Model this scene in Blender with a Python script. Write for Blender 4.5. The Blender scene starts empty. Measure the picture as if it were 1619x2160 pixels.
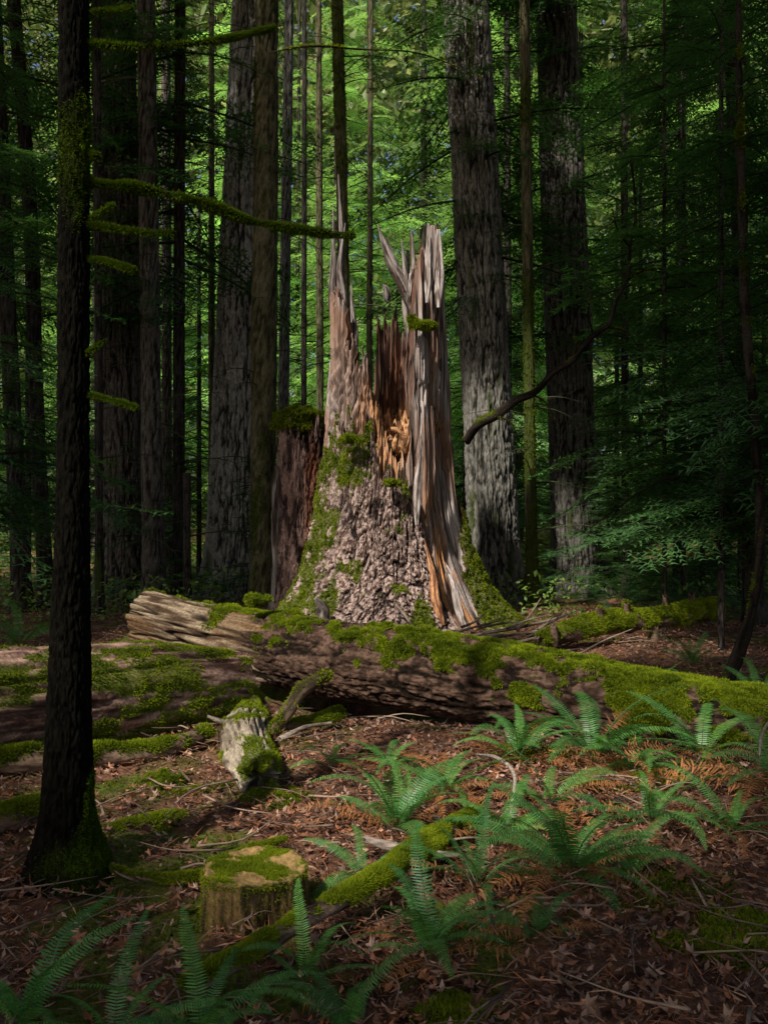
import bpy, math, numpy as np
rng = np.random.default_rng(11)
F_PX, CAM_H = 1870.0, 1.6

# ------------------------------------------------------------------ helpers
def W(px, py, d):
    """metric position of a surveyed photo point at distance d (camera 1.6 m high, level)"""
    return np.array([(px - 809.5) / F_PX * d, d, CAM_H - (py - 1080.0) / F_PX * d])
def WX(px, d): return (px - 809.5) / F_PX * d

def _h(ix, iy, iz, s):
    n = (ix * 73856093) ^ (iy * 19349663) ^ (iz * 83492791) ^ (s * 26544357 + 977)
    n = n & 0xffffffff
    n = ((n ^ (n >> 13)) * 1274126177) & 0xffffffff
    n = ((n ^ (n >> 15)) * 668265263) & 0xffffffff
    return ((n ^ (n >> 16)) & 0xffffff) / float(0xffffff)
def vn(x, y, z, s=0):
    x, y, z = np.broadcast_arrays(np.asarray(x, float), np.asarray(y, float), np.asarray(z, float))
    ix, iy, iz = np.floor(x).astype(np.int64), np.floor(y).astype(np.int64), np.floor(z).astype(np.int64)
    fx, fy, fz = x - ix, y - iy, z - iz
    fx, fy, fz = fx*fx*(3-2*fx), fy*fy*(3-2*fy), fz*fz*(3-2*fz)
    def L(a, b, t): return a + (b - a) * t
    r = []
    for dz in (0, 1):
        a = L(_h(ix, iy, iz+dz, s), _h(ix+1, iy, iz+dz, s), fx)
        b = L(_h(ix, iy+1, iz+dz, s), _h(ix+1, iy+1, iz+dz, s), fx)
        r.append(L(a, b, fy))
    return L(r[0], r[1], fz)
def fbm(x, y, z, s=0, o=3):
    t, a, n, k = 0, 1.0, 0, 1.0
    for i in range(o):
        t = t + a * vn(x*k, y*k, z*k, s + i*17); n += a; a *= .5; k *= 2.03
    return t / n
def sst(a, b, x):
    t = np.clip((x - a) / (b - a), 0, 1); return t*t*(3-2*t)
def mixc(c0, c1, t):
    t = np.asarray(t)[..., None]; return np.asarray(c0) * (1 - t) + np.asarray(c1) * t

def mk(name, V, F, mat, col=None, smooth=True, parent=None, origin=(0, 0, 0)):
    V = np.asarray(V, float).reshape(-1, 3) - np.asarray(origin, float)
    if not isinstance(F, (list, tuple)): F = [F]
    F = [np.asarray(f, np.int64) for f in F if len(f)]
    me = bpy.data.meshes.new(name)
    me.vertices.add(len(V)); me.vertices.foreach_set("co", V.ravel())
    nl = sum(f.size for f in F); nf = sum(len(f) for f in F)
    me.loops.add(nl); me.loops.foreach_set("vertex_index", np.concatenate([f.ravel() for f in F]))
    tot = np.concatenate([np.full(len(f), f.shape[1]) for f in F])
    st = np.concatenate([[0], np.cumsum(tot)[:-1]])
    me.polygons.add(nf)
    me.polygons.foreach_set("loop_start", st); me.polygons.foreach_set("loop_total", tot)
    me.polygons.foreach_set("use_smooth", np.full(nf, smooth))
    if col is not None:
        c = np.ones((len(V), 4)); c[:, :3] = np.clip(np.asarray(col).reshape(-1, 3), 0, 1)
        a = me.color_attributes.new("Col", 'FLOAT_COLOR', 'POINT')
        a.data.foreach_set("color", c.ravel())
    me.update(calc_edges=True); me.validate()
    me.materials.append(mat)
    return link(name, me, parent, origin)
def link(name, data, parent=None, origin=(0, 0, 0)):
    ob = bpy.data.objects.new(name, data)
    bpy.context.scene.collection.objects.link(ob)
    if parent is not None: ob.parent = parent
    else: ob.location = origin
    return ob
def tag(ob, label, cat, group=None):
    ob["label"] = label; ob["category"] = cat
    if group: ob["group"] = group
def gridF(nr, nc, wrap=True):
    i = np.arange(nr - 1)[:, None]; j = np.arange(nc if wrap else nc - 1)[None, :]
    j2 = (j + 1) % nc
    return np.stack([i*nc + j, i*nc + j2, (i+1)*nc + j2, (i+1)*nc + j], -1).reshape(-1, 4)
def cr(P, n):
    P = np.asarray(P, float)
    if len(P) == 2: return P[0] + (P[1]-P[0]) * np.linspace(0, 1, n)[:, None]
    L = np.concatenate([[0], np.cumsum(np.linalg.norm(np.diff(P[:, :3], axis=0), axis=1))])
    t = np.linspace(0, L[-1], n); k = np.clip(np.searchsorted(L, t, side='right')-1, 0, len(P)-2)
    u = ((t - L[k]) / (L[k+1]-L[k]))[:, None]
    M = np.gradient(P, L, axis=0); h = (L[k+1]-L[k])[:, None]
    return ((2*u**3-3*u**2+1)*P[k] + (u**3-2*u**2+u)*h*M[k] + (-2*u**3+3*u**2)*P[k+1] + (u**3-u**2)*h*M[k+1])
def limb(pts, rad, nseg=16, ns=40, disp=None, ref=(0, 0, 1), jag=0.0, seed=0):
    """tapered tube following pts; returns dict of arrays"""
    pts = np.asarray(pts, float); rad = np.asarray(rad, float)
    Q = cr(np.concatenate([pts, rad[:, None]], 1), ns)
    C, r = Q[:, :3], np.maximum(Q[:, 3], 0.0008)
    T = np.gradient(C, axis=0); T /= np.linalg.norm(T, axis=1)[:, None]
    B = np.cross(T, np.asarray(ref, float)); B /= np.linalg.norm(B, axis=1)[:, None]
    U = np.cross(B, T)
    S = np.concatenate([[0], np.cumsum(np.linalg.norm(np.diff(C, axis=0), axis=1))])
    A = np.linspace(0, 2*math.pi, nseg, endpoint=False)
    ca, sa = np.cos(A)[None, :, None], np.sin(A)[None, :, None]
    D = ca * U[:, None] + sa * B[:, None]
    R = np.repeat(r[:, None], nseg, 1); SS = np.repeat(S[:, None], nseg, 1); AA = np.repeat(A[None], ns, 0)
    lx, ly = np.cos(AA) * R, np.sin(AA) * R
    R2 = R + (disp(lx, ly, SS, AA, R) if disp else 0)
    V = C[:, None] + D * R2[..., None]
    if jag:
        e = 1 - np.clip(S / (jag*3), 0, 1); e2 = 1 - np.clip((S[-1]-S)/(jag*3), 0, 1)
        j = (fbm(np.cos(A)*3, np.sin(A)*3, 0, seed+5)-.5)*2*jag + (vn(np.cos(A)*9, np.sin(A)*9, 3, seed)-.5)*jag
        V = V + T[:, None]*((e-e2)[:, None]*j[None])[..., None]
    # caps
    c0 = C[0] + (V[0]-C[0])*.55 + T[0]*r[0]*.35; c1 = C[-1] + (V[-1]-C[-1])*.55 - T[-1]*r[-1]*.35
    z0 = np.repeat((C[0]+T[0]*r[0]*.5)[None], nseg, 0); z1 = np.repeat((C[-1]-T[-1]*r[-1]*.5)[None], nseg, 0)
    full = np.concatenate([z0[None], c0[None], V, c1[None], z1[None]])
    pad = lambda a: np.concatenate([a[:1], a[:1], a, a[-1:], a[-1:]])
    return dict(V=full, F=gridF(ns+4, nseg), N=pad(D), S=pad(SS), A=pad(AA), lx=pad(lx), ly=pad(ly), R=pad(R), L=S[-1])
def merge(parts):
    Vs, Fs, Cs, o = [], {}, [], 0
    for V, F, C in parts:
        V = np.asarray(V).reshape(-1, 3)
        for f in (F if isinstance(F, list) else [F]):
            Fs.setdefault(f.shape[1], []).append(f + o)
        Vs.append(V); Cs.append(np.broadcast_to(np.asarray(C, float).reshape(-1, 3), V.shape)); o += len(V)
    return np.concatenate(Vs), [np.concatenate(v) for v in Fs.values()], np.concatenate(Cs)
def inst(bV, bF, M, T, col):
    n, m = len(T), len(bV)
    V = np.einsum('nij,mj->nmi', M, bV) + T[:, None]
    F = (bF[None] + (np.arange(n)*m)[:, None, None]).reshape(-1, bF.shape[1])
    C = col if col.ndim == 3 else np.repeat(col[:, None], m, 1)
    return V.reshape(-1, 3), F, C.reshape(-1, 3)
def rotM(yaw, pitch, roll):
    cy, sy, cp, sp, c, s = np.cos(yaw), np.sin(yaw), np.cos(pitch), np.sin(pitch), np.cos(roll), np.sin(roll)
    o, z = np.ones_like(cy), np.zeros_like(cy)
    Rz = np.stack([np.stack([cy, -sy, z], -1), np.stack([sy, cy, z], -1), np.stack([z, z, o], -1)], -2)
    Ry = np.stack([np.stack([cp, z, sp], -1), np.stack([z, o, z], -1), np.stack([-sp, z, cp], -1)], -2)
    Rx = np.stack([np.stack([o, z, z], -1), np.stack([z, c, -s], -1), np.stack([z, s, c], -1)], -2)
    return Rz @ Ry @ Rx
MOSS_A, MOSS_B = np.array([.29, .35, .018]), np.array([.065, .10, .010])
def tufts(V, F, w, n, size, seed=0, droop=0.0, blades=4, ca=MOSS_A, cb=MOSS_B):
    """moss tufts on the quads of a surface; w = per vertex weight"""
    r = np.random.default_rng(seed); V = np.asarray(V).reshape(-1, 3); w = np.asarray(w).reshape(-1)
    q = V[F]; nrm = np.cross(q[:, 2]-q[:, 0], q[:, 3]-q[:, 1]); ar = np.linalg.norm(nrm, axis=1)+1e-12
    nrm = nrm/ar[:, None]; p = ar*w[F].mean(1); p = p/p.sum()
    k = r.choice(len(F), n, p=p); u, v = r.random((2, n, 1))
    P = (q[k, 0]*(1-u)+q[k, 1]*u)*(1-v)+(q[k, 3]*(1-u)+q[k, 2]*u)*v; N = nrm[k]
    P = np.repeat(P, blades, 0); N = np.repeat(N, blades, 0); m = len(P)
    d = N*.75 + r.normal(0, .55, (m, 3)); d[:, 2] -= droop; d /= np.linalg.norm(d, axis=1)[:, None]
    s = np.cross(d, r.normal(0, 1, (m, 3))); s /= np.linalg.norm(s, axis=1)[:, None]
    L = size*r.uniform(.4, 1.3, (m, 1))*(.5+1.1*vn(P[:, 0]*14, P[:, 1]*14, P[:, 2]*14, seed+1))[:, None]
    TV = np.stack([P - N*.004 - s*L*.2, P - N*.004 + s*L*.2, P + d*L], 1).reshape(-1, 3)
    cl = vn(P[:, 0]*9, P[:, 1]*9, P[:, 2]*9, seed)
    c = mixc(cb, ca, np.clip(cl*.9+r.random(m)*.35-.1, 0, 1))
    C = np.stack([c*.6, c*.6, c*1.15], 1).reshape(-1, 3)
    return TV, np.arange(m*3).reshape(-1, 3), C
def orient(V, F, N):
    V = V.reshape(-1, 3); q = V[F]; n = np.cross(q[:, 2]-q[:, 0], q[:, 3]-q[:, 1])
    return F[:, ::-1].copy() if (n*N.reshape(-1, 3)[F[:, 0]]).sum(1).mean() < 0 else F

# ------------------------------------------------------------------ materials
def vmat(name, scale=(20, 20, 20), vary=.35, bump=.5, dist=.01, rough=.9, detail=6, spec=.2):
    m = bpy.data.materials.new(name); m.use_nodes = True; nt = m.node_tree; N = nt.nodes; Lk = nt.links
    b = N["Principled BSDF"]; b.inputs["Roughness"].default_value = rough
    b.inputs["Specular IOR Level"].default_value = spec
    at = N.new("ShaderNodeAttribute"); at.attribute_name = "Col"
    tc = N.new("ShaderNodeTexCoord"); mp = N.new("ShaderNodeMapping"); mp.inputs["Scale"].default_value = scale
    no = N.new("ShaderNodeTexNoise"); no.inputs["Scale"].default_value = 1; no.inputs["Detail"].default_value = detail
    no.inputs["Roughness"].default_value = .65
    mr = N.new("ShaderNodeMapRange"); mr.inputs[1].default_value = .3; mr.inputs[2].default_value = .7
    mr.inputs[3].default_value = 1-vary; mr.inputs[4].default_value = 1+vary
    mx = N.new("ShaderNodeVectorMath"); mx.operation = 'SCALE'
    bp = N.new("ShaderNodeBump"); bp.inputs["Strength"].default_value = bump; bp.inputs["Distance"].default_value = dist
    Lk.new(tc.outputs["Object"], mp.inputs[0]); Lk.new(mp.outputs[0], no.inputs["Vector"])
    Lk.new(no.outputs["Fac"], mr.inputs[0]); Lk.new(at.outputs["Color"], mx.inputs[0]); Lk.new(mr.outputs[0], mx.inputs["Scale"])
    Lk.new(mx.outputs[0], b.inputs["Base Color"]); Lk.new(no.outputs["Fac"], bp.inputs["Height"])
    Lk.new(bp.outputs[0], b.inputs["Normal"])
    return m
def leafmat(name, trans=.4, tint=(1.3, 1.25, .6), gloss=.06, vary=.35):
    m = bpy.data.materials.new(name); m.use_nodes = True; nt = m.node_tree; N = nt.nodes; Lk = nt.links
    N.remove(N["Principled BSDF"]); o = N["Material Output"]
    at = N.new("ShaderNodeAttribute"); at.attribute_name = "Col"
    oi = N.new("ShaderNodeObjectInfo"); mr = N.new("ShaderNodeMapRange")
    mr.inputs[3].default_value = 1-vary; mr.inputs[4].default_value = 1+vary
    sc = N.new("ShaderNodeVectorMath"); sc.operation = 'SCALE'
    tt = N.new("ShaderNodeVectorMath"); tt.operation = 'MULTIPLY'; tt.inputs[1].default_value = tint
    df = N.new("ShaderNodeBsdfDiffuse"); tr = N.new("ShaderNodeBsdfTranslucent"); gl = N.new("ShaderNodeBsdfGlossy")
    gl.inputs["Roughness"].default_value = .45; gl.inputs["Color"].default_value = (.9, 1, .95, 1)
    m1 = N.new("ShaderNodeMixShader"); m1.inputs[0].default_value = trans
    m2 = N.new("ShaderNodeMixShader"); m2.inputs[0].default_value = gloss
    Lk.new(oi.outputs["Random"], mr.inputs[0]); Lk.new(at.outputs["Color"], sc.inputs[0]); Lk.new(mr.outputs[0], sc.inputs["Scale"])
    Lk.new(sc.outputs[0], df.inputs[0]); Lk.new(sc.outputs[0], tt.inputs[0]); Lk.new(tt.outputs[0], tr.inputs[0])
    Lk.new(df.outputs[0], m1.inputs[1]); Lk.new(tr.outputs[0], m1.inputs[2])
    if gloss > 0:
        Lk.new(m1.outputs[0], m2.inputs[1]); Lk.new(gl.outputs[0], m2.inputs[2]); Lk.new(m2.outputs[0], o.inputs[0])
    else: Lk.new(m1.outputs[0], o.inputs[0])
    return m
M_BARK = vmat("furrowed_bark", (40, 40, 14), .5, .8, .02, .95, 6, .04)
M_HERO = vmat("stump_bark", (80, 80, 45), .65, 1, .012)
M_WOOD = vmat("weathered_wood_grain", (60, 60, 3.0), .5, .8, .012, .8)
M_LOG = vmat("log_bark", (18, 55, 55), .55, .9, .010, .95, 6, .08)
M_ROT = vmat("rotten_wood", (40, 30, 20), .5, .9, .015)
M_GROUND = vmat("forest_soil", (30, 30, 30), .6, .9, .03, 1)
M_MOSS = leafmat("moss_fibres", .3, (1.1, 1.15, .5), .0, .05)
M_NEEDLE = leafmat("conifer_needles", .35, (1.2, 1.3, .6), .03)
M_NEEDLE_SUNPAINT = leafmat("sun_painted_needles", .45, (1.2, 1.2, .7), 0)  # for far foliage, whose vertex colours carry painted sun glow
M_FERN = leafmat("fern_pinnae", .3, (1.0, 1.4, .5), .03, .15)
M_LITTER = leafmat("dry_leaves", .2, (1.2, 1.0, .7), .02, .05)
M_TWIG = vmat("dead_twigs", (20, 20, 20), .3, .3)

# ------------------------------------------------------------------ light
el, sx, sy = math.radians(45), -.60, -.80
hz = math.cos(el); nn = math.hypot(sx, sy)
SUN = np.array([sx/nn*hz, sy/nn*hz, math.sin(el)])
scn = bpy.context.scene
w = bpy.data.worlds.new("World"); scn.world = w; w.use_nodes = True
sk = w.node_tree.nodes.new("ShaderNodeTexSky"); sk.sky_type = 'NISHITA'; sk.sun_disc = False
sk.sun_elevation = el; sk.sun_rotation = math.atan2(SUN[0], SUN[1]) % (2*math.pi); sk.dust_density = 4.0
bg = w.node_tree.nodes["Background"]; bg.inputs[1].default_value = .122
w.node_tree.links.new(sk.outputs[0], bg.inputs[0])
ld = bpy.data.lights.new("sun", 'SUN'); ld.energy = 5; ld.angle = math.radians(1.6); ld.color = (1, .95, .86)
lo = bpy.data.objects.new("sun", ld); scn.collection.objects.link(lo)
from mathutils import Vector
lo.rotation_euler = Vector(SUN).to_track_quat('Z', 'Y').to_euler(); lo.location = tuple(SUN*60)
scn.view_settings.view_transform = 'Standard'; scn.view_settings.look = 'None'; scn.view_settings.exposure = 0
cd = bpy.data.cameras.new("camera"); cam = bpy.data.objects.new("camera", cd); scn.collection.objects.link(cam)
cam.location = (0, 0, CAM_H); cam.rotation_euler = (math.radians(90), 0, 0)
cd.sensor_fit = 'VERTICAL'; cd.sensor_height = 36; cd.lens = 36*F_PX/2160; cd.clip_end = 2000; scn.camera = cam

# ------------------------------------------------------------------ ground
def G(x, y):
    x = np.asarray(x, float); y = np.asarray(y, float)
    z = .16*(fbm(x*.35, y*.35, 0, 3)-.5) + .10*(fbm(x*1.3, y*1.3, 0, 4)-.5)
    z = z + .24*np.exp(-((x+2.7)**2+(y-9.6)**2)/2.2) + .10*np.exp(-((x-.1)**2+(y-12.2)**2)/7)
    z = z + .07*np.exp(-((x+.2)**2*.5+(y-5.7)**2)/.7)
    yl = 7.42-.47*x                                    # hollow under the big fallen log
    z = z - .30*np.exp(-((y-yl)/.50)**2)*np.exp(-((x-.6)/2.4)**4)
    far = np.clip((y-30)/60, 0, 1); z = z + far*4
    return z
u = np.linspace(-1, 1, 560); gx = np.sinh(u*6.2)/np.sinh(6.2)*260
v = np.linspace(0, 1, 620); gy = 1.5 + np.sinh(v*5.6)/np.sinh(5.6)*330
gy = np.concatenate([np.array([-200, -60, -20, -8, -3, -1, 0, .8]), gy])
X, Y = np.meshgrid(gx, gy)
Z = G(X, Y); near = np.exp(-np.maximum(Y-2, 0)/14)
fine = fbm(X*9, Y*9, 0, 9); Z = Z + near*(.05*(fine-.5) + .035*(fbm(X*26, Y*26, 0, 10)-.5))
def mossg(X, Y):
    m = sst(.48, .59, fbm(X*.9, Y*.9, 0, 21)) * sst(.42, .6, fbm(X*5, Y*5, 0, 22))
    return m*np.where(np.hypot(X, Y-6) < 1.6, .4, 1)
mm = mossg(X, Y)
soil = mixc([.06, .028, .018], [.24, .115, .065], sst(.3, .7, fbm(X*14, Y*14, 0, 31)))
soil = mixc(soil, [.09, .12, .015], mm*.9)
soil = mixc(soil, [.06, .09, .02], sst(13, 22, Y)*sst(.35, .6, fbm(X*.7, Y*.7, 0, 33)))
log_shade = np.exp(-((Y-(7.42-.47*X))/.5)**2)*np.exp(-((X-.6)/2.4)**4); soil = soil*(1-.55*log_shade)[..., None]  # shade beneath the log painted in as darker soil
GF = gridF(len(gy), len(gx), False); GV = np.stack([X, Y, Z], -1)
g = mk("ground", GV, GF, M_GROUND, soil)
g["kind"] = "structure"; g["label"] = "leaf strewn forest floor with moss patches"
gw = mm*(Y > 2.3)*(Y < 14)*(np.abs(X) < .8+Y*.5)
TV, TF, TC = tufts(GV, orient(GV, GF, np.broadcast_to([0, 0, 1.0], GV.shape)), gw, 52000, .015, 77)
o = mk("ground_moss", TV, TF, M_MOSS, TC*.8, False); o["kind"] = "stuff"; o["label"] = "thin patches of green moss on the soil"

# ------------------------------------------------------------------ leaf litter
def litter():
    ang = np.linspace(0, 2*math.pi, 15, endpoint=False)
    rad = np.array([1, .45, .85, .4, .7, .35, .5, .3, .3, .5, .35, .7, .4, .85, .45])
    lv = np.concatenate([[[0, 0, 0]], np.stack([np.cos(ang)*rad, np.sin(ang)*rad, .45*rad**2-.15*np.sin(ang*3)], 1)])
    lf = np.array([[0, i+1, (i+1) % 15+1] for i in range(15)])
    dv = np.array([[-1, 0, .15], [0, .42, 0], [1, 0, .25], [0, -.42, .0]], float); df_ = np.array([[0, 1, 2], [0, 2, 3]])
    nv = np.array([[-1, 0, 0], [0, .05, .1], [1, 0, 0], [0, -.05, .1]], float)
    pal = np.array([[.42, .19, .11], [.52, .22, .10], [.32, .15, .10], [.58, .37, .26], [.16, .09, .06], [.46, .28, .21]])
    out = []
    for bv, bf, n, s0, s1 in ((lv, lf, 5200, .015, .055), (dv, df_, 80000, .006, .028), (nv, df_, 45000, .02, .06)):
        y = 2.3 + 13*rng.random(n)**1.3; x = (rng.random(n)-.5)*2*(1.2+y*.62)
        ok = (rng.random(n) > mossg(x, y)*.85)&~((np.abs(y-(7.5-.47*x)) < .35)&(x > -1.5)&(x < 2.7)); x, y = x[ok], y[ok]; n = len(x)
        M = rotM(rng.random(n)*6.3, rng.normal(0, .42, n), rng.normal(0, .42, n))*rng.uniform(s0, s1, n)[:, None, None]
        z = G(x, y)+.022+rng.random(n)*.022
        c = pal[rng.integers(0, len(pal), n)]*rng.uniform(.25, 1.15, n)[:, None]*(.55+.9*fbm(x*1.7, y*1.7, 0, 91))[:, None]
        out.append(inst(bv, bf, M, np.stack([x, y, z], 1), c))
    V, F, C = merge(out)
    o = mk("leaf_litter", V, F, M_LITTER, C, False); o["kind"] = "stuff"; o["label"] = "fallen brown maple leaves and bark flakes on soil"
    tw = []
    for i in range(1000):
        y = 2.6+9*rng.random()**1.2; x = rng.uniform(-1, 1)*(1+y*.55); a = rng.random()*6.3; L = rng.uniform(.1, .6)
        p = np.array([[x, y, 0], [x+math.cos(a)*L*.5, y+math.sin(a)*L*.5, 0], [x+math.cos(a+rng.normal(0, .4))*L, y+math.sin(a+rng.normal(0, .4))*L, 0]])
        p[:, 2] = G(p[:, 0], p[:, 1])+.035+rng.random(3)*.06
        l = limb(p, np.array([.006, .004, .0015])*rng.uniform(.4, 1.3), 4, 7)
        tw.append((l['V'], l['F'], np.array([.15, .105, .075])*rng.uniform(.3, 2.2)))
    V, F, C = merge(tw); o = mk("fallen_twigs", V, F, M_TWIG, C); o["kind"] = "stuff"; o["label"] = "thin dead twigs scattered over leaf litter"
litter()

# ------------------------------------------------------------------ broken giant stump
def bark3(x, y, z, s, k=1.0, st=.24, fw=.28, wp=1.0):
    w1 = (fbm(x*13*k, y*13*k, z*7*k, s+50, 2)-.5)*wp; w2 = (vn(x*40*k, y*40*k, z*24*k, s+51)-.5)
    X_, Y_ = x+(.05*w1+.012*w2)/k, y-(.05*w1-.012*w2)/k; Z_ = z+(.10*w1+.05*w2)/k
    a = fbm(X_*9*k, Y_*9*k, Z_*9*k*st, s, 2); b = fbm(X_*17*k, Y_*17*k, Z_*17*k*st*1.6, s+3, 2)
    h = sst(0, .20, np.abs(2*a-1))*(.45+.55*sst(0, .30, np.abs(2*b-1)))
    return h*(1-fw) + fw*fbm(x*42*k, y*42*k, z*30*k, s+7, 2)
def shell(c, rfun, H, thick, zf, NT, NZ, NI, z0=-.12):
    th = np.linspace(-math.pi, math.pi, NT, endpoint=False); h = H(th)
    t = np.linspace(0, 1, NZ)[:, None]; zo = z0 + (h-z0)[None]*t
    Th = np.repeat(th[None], NZ, 0)
    ro = rfun(Th, zo)
    ti = np.linspace(0, 1, NI)[:, None]; zi = h[None] + (np.minimum(zf, h-.02)-h)[None]*ti; Ti = np.repeat(th[None], NI, 0)
    tk = thick*np.clip((h[None]-zi)/.7+.12, 0, 1)
    ri = rfun(Ti, zi) - tk
    r = np.concatenate([ro, ri]); z = np.concatenate([zo, zi]); T = np.concatenate([Th, Ti])
    V = np.stack([c[0]+r*np.sin(T), c[1]-r*np.cos(T), z], -1)
    inner = np.concatenate([np.zeros_like(zo), np.ones_like(zi)])
    return V, gridF(NZ+NI, NT), T, z, r, inner, h
SC = np.array([.05, 12.4]); SO = (SC[0], SC[1], float(G(*SC)))
def base_r(T, z):
    zz = np.maximum(z, -.1)
    return .83 + .92*np.exp(-zz/.76)*(1+.13*np.cos(3*T+.6)+.10*np.cos(5*T-1.2)+.07*np.cos(9*T)) - .012*zz
def wood_r(T, z):
    x, y = np.sin(T)*.9, np.cos(T)*.9
    wv = .06*(fbm(x*3, y*3, z*1.1, 99)-.5); x = x+wv; y = y-wv
    d = .15*(fbm(x*4.5, y*4.5, z*.4, 101)-.5)+.10*(fbm(x*12, y*12, z*.7, 102)-.5)+.05*(fbm(x*34, y*34, z*1.1, 103, 2)-.5)
    cr_ = 1-sst(0, .05, np.abs(fbm(x*8, y*8, z*.35, 104)-.5))
    chip = sst(.58, .62, fbm(x*9, y*9, z*2.2, 105))
    shag = sst(15, -15, np.degrees(T))*sst(-95, -65, np.degrees(T))*sst(4.6, 3.4, z)
    return base_r(T, z) + d - .07*cr_ - .035*chip + shag*(.15*(fbm(x*24, y*24, z*4.5, 106)-.5)+.07*(vn(x*45, y*45, z*10, 107)-.5))
wt = np.array([[-180,4.3],[-169,4.45],[-165,3.1],[-150,2.7],[-125,2.9],[-100,3.5],[-84,4.3],[-72,4.5],[-63,4.55],[-54,4.25],[-44,3.95],[-34,3.7],[-24,3.5],[-15,3.15],[-7,2.8],[0,2.4],[8,2.2],[15,2.15],[21,2.4],[25,3.1],[27,3.9],[29,4.7],[34,5.15],[41,5.0],[44,5.2],[58,5.25],[66,5.0],[72,5.05],[80,4.5],[86,4.1],[96,4.0],[112,3.6],[135,4.0],[150,4.2],[165,4.35],[180,4.3]])
def Hw(th):
    x, y = np.sin(th), np.cos(th)
    h = np.interp(np.degrees(th), wt[:, 0], wt[:, 1])
    j = (vn(x*11, y*11, 0, 201)-.5)*.5 + (vn(x*34, y*34, 0, 202)-.5)*.42 + (vn(x*85, y*85, 0, 203)-.5)*.3
    return h + j*np.clip((h-1.6)/2, .45, .85)
V, F, T, z, r, inn, h = shell(SC, wood_r, Hw, .17, 2.0, 1400, 300, 70)
x, y = np.sin(T)*.9, np.cos(T)*.9
wv = .06*(fbm(x*3, y*3, z*1.1, 99)-.5); xw = x+wv; yw = y-wv
f1 = fbm(xw*22, yw*22, z*.9, 110); f2 = fbm(x*4, y*4, z*.8, 111); f3 = fbm(xw*70, yw*70, z*1.8, 112, 2); f4 = fbm(xw*12, yw*12, z*.7, 102)
col = mixc([.09, .058, .044], [.50, .42, .385], sst(.37, .63, f1*.45+f3*.3+f4*.25))
col = mixc(col, [.25, .125, .07], sst(.46, .64, f2)*.75)
dg = np.degrees(T)
orange = np.exp(-((z-.55)/.95)**2)*sst(20, 28, dg)*(1-sst(46, 62, dg))
col = mixc(col, [.62, .28, .10], np.clip(orange*sst(.36, .50, fbm(x*9, y*9, z*2, 113))*1.3, 0, .92))
col = mixc(col, [.45, .18, .07], sst(80, 88, dg)*(1-sst(110, 125, dg))*sst(2.6, 3.4, z)*.7)
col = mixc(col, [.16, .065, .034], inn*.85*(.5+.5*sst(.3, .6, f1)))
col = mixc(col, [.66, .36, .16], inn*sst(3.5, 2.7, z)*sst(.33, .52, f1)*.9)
lsh = (1-inn)*sst(4.4, 3.4, z)*sst(12, -8, dg)*sst(-80, -50, dg)
col = mixc(col, mixc([.07, .042, .032], [.38, .275, .225], sst(.4, .62, fbm(x*34, y*34, z*7, 115)*.6+f1*.4)), lsh*.85)
col = mixc(col, [.60, .30, .13], (1-inn)*sst(3.7, 2.8, z)*sst(22, 8, dg)*sst(-38, -16, dg)*.75*sst(.33, .48, f1))
col = mixc(col, [.012, .009, .007], (1-sst(0, .045, np.abs(fbm(xw*8, yw*8, z*.35, 104)-.5)))*.85)
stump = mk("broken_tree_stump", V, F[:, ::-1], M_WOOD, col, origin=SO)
tag(stump, "huge shattered conifer stump with splintered spires and mossy bark", "stump")

bt = np.array([[-180,1.9],[-120,1.9],[-95,2.0],[-78,2.15],[-62,2.5],[-48,2.7],[-36,2.85],[-26,2.65],[-16,2.75],[-8,2.45],[-2,2.2],[4,1.95],[12,2.02],[19,1.95],[23,1.6],[26,1.25],[28,.9],[30,.5],[33,-.08],[50,-.08],[58,.5],[72,1.2],[85,1.5],[110,1.6],[140,2.0],[180,1.9]])
def Hb(th):
    x, y = np.sin(th), np.cos(th); hh = np.interp(np.degrees(th), bt[:, 0], bt[:, 1])
    return hh + ((vn(x*13, y*13, 0, 211)-.5)*.45+(vn(x*45, y*45, 0, 212)-.5)*.35)*np.clip(hh, 0, 1)
def sbark(x, y, z):
    a = bark3(x, y, z, 220, 1.15, .09, .08, .45); b = bark3(x, y, z, 240, 2.7, .14, .25, .7)
    return a*.62+b*.38
def bark_r(T, z):
    b = base_r(T, z); x, y = np.sin(T)*b, np.cos(T)*b
    return b + .06 + .105*(sbark(x, y, z)-.3) + .14*(fbm(x*1.8, y*1.8, z*.7, 221)-.5) + .018*(fbm(x*44, y*44, z*24, 224)-.5)
V, F, T, z, r, inn, h = shell(SC, bark_r, Hb, .13, 1.2, 1700, 460, 20)
b = base_r(T, z); x, y = np.sin(T)*b, np.cos(T)*b
bk = sbark(x, y, z); dg = np.degrees(T)
col = mixc([.020, .012, .010], mixc([.15, .092, .072], [.48, .36, .31], sst(.38, .62, fbm(x*44, y*44, z*24, 230))), sst(.22, .62, bk))
col = col*(.68+.56*fbm(x*4, y*4, z*1.6, 236))[..., None]
patch = fbm(x*2.6, y*2.6, z*2.2, 231)+.5*(fbm(x*12, y*12, z*9, 232)-.5)
side = sst(-8, -34, dg)*(.6+.4*sst(-34, -58, dg)) + sst(50, 62, dg)*1.7
edge = sst(.85, .0, z)*.40 + sst(.3, .0, h[None]-z)*.15
moss = sst(.50, .64, patch + np.clip(side, 0, 1.7)*.30 - .085 + edge*.34 - .03)
moss = np.where(inn > 0, 0, moss)
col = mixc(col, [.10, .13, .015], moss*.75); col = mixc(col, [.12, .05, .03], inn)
mk("bark_shell", V, F[:, ::-1], M_HERO, col, parent=stump, origin=SO)
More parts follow.
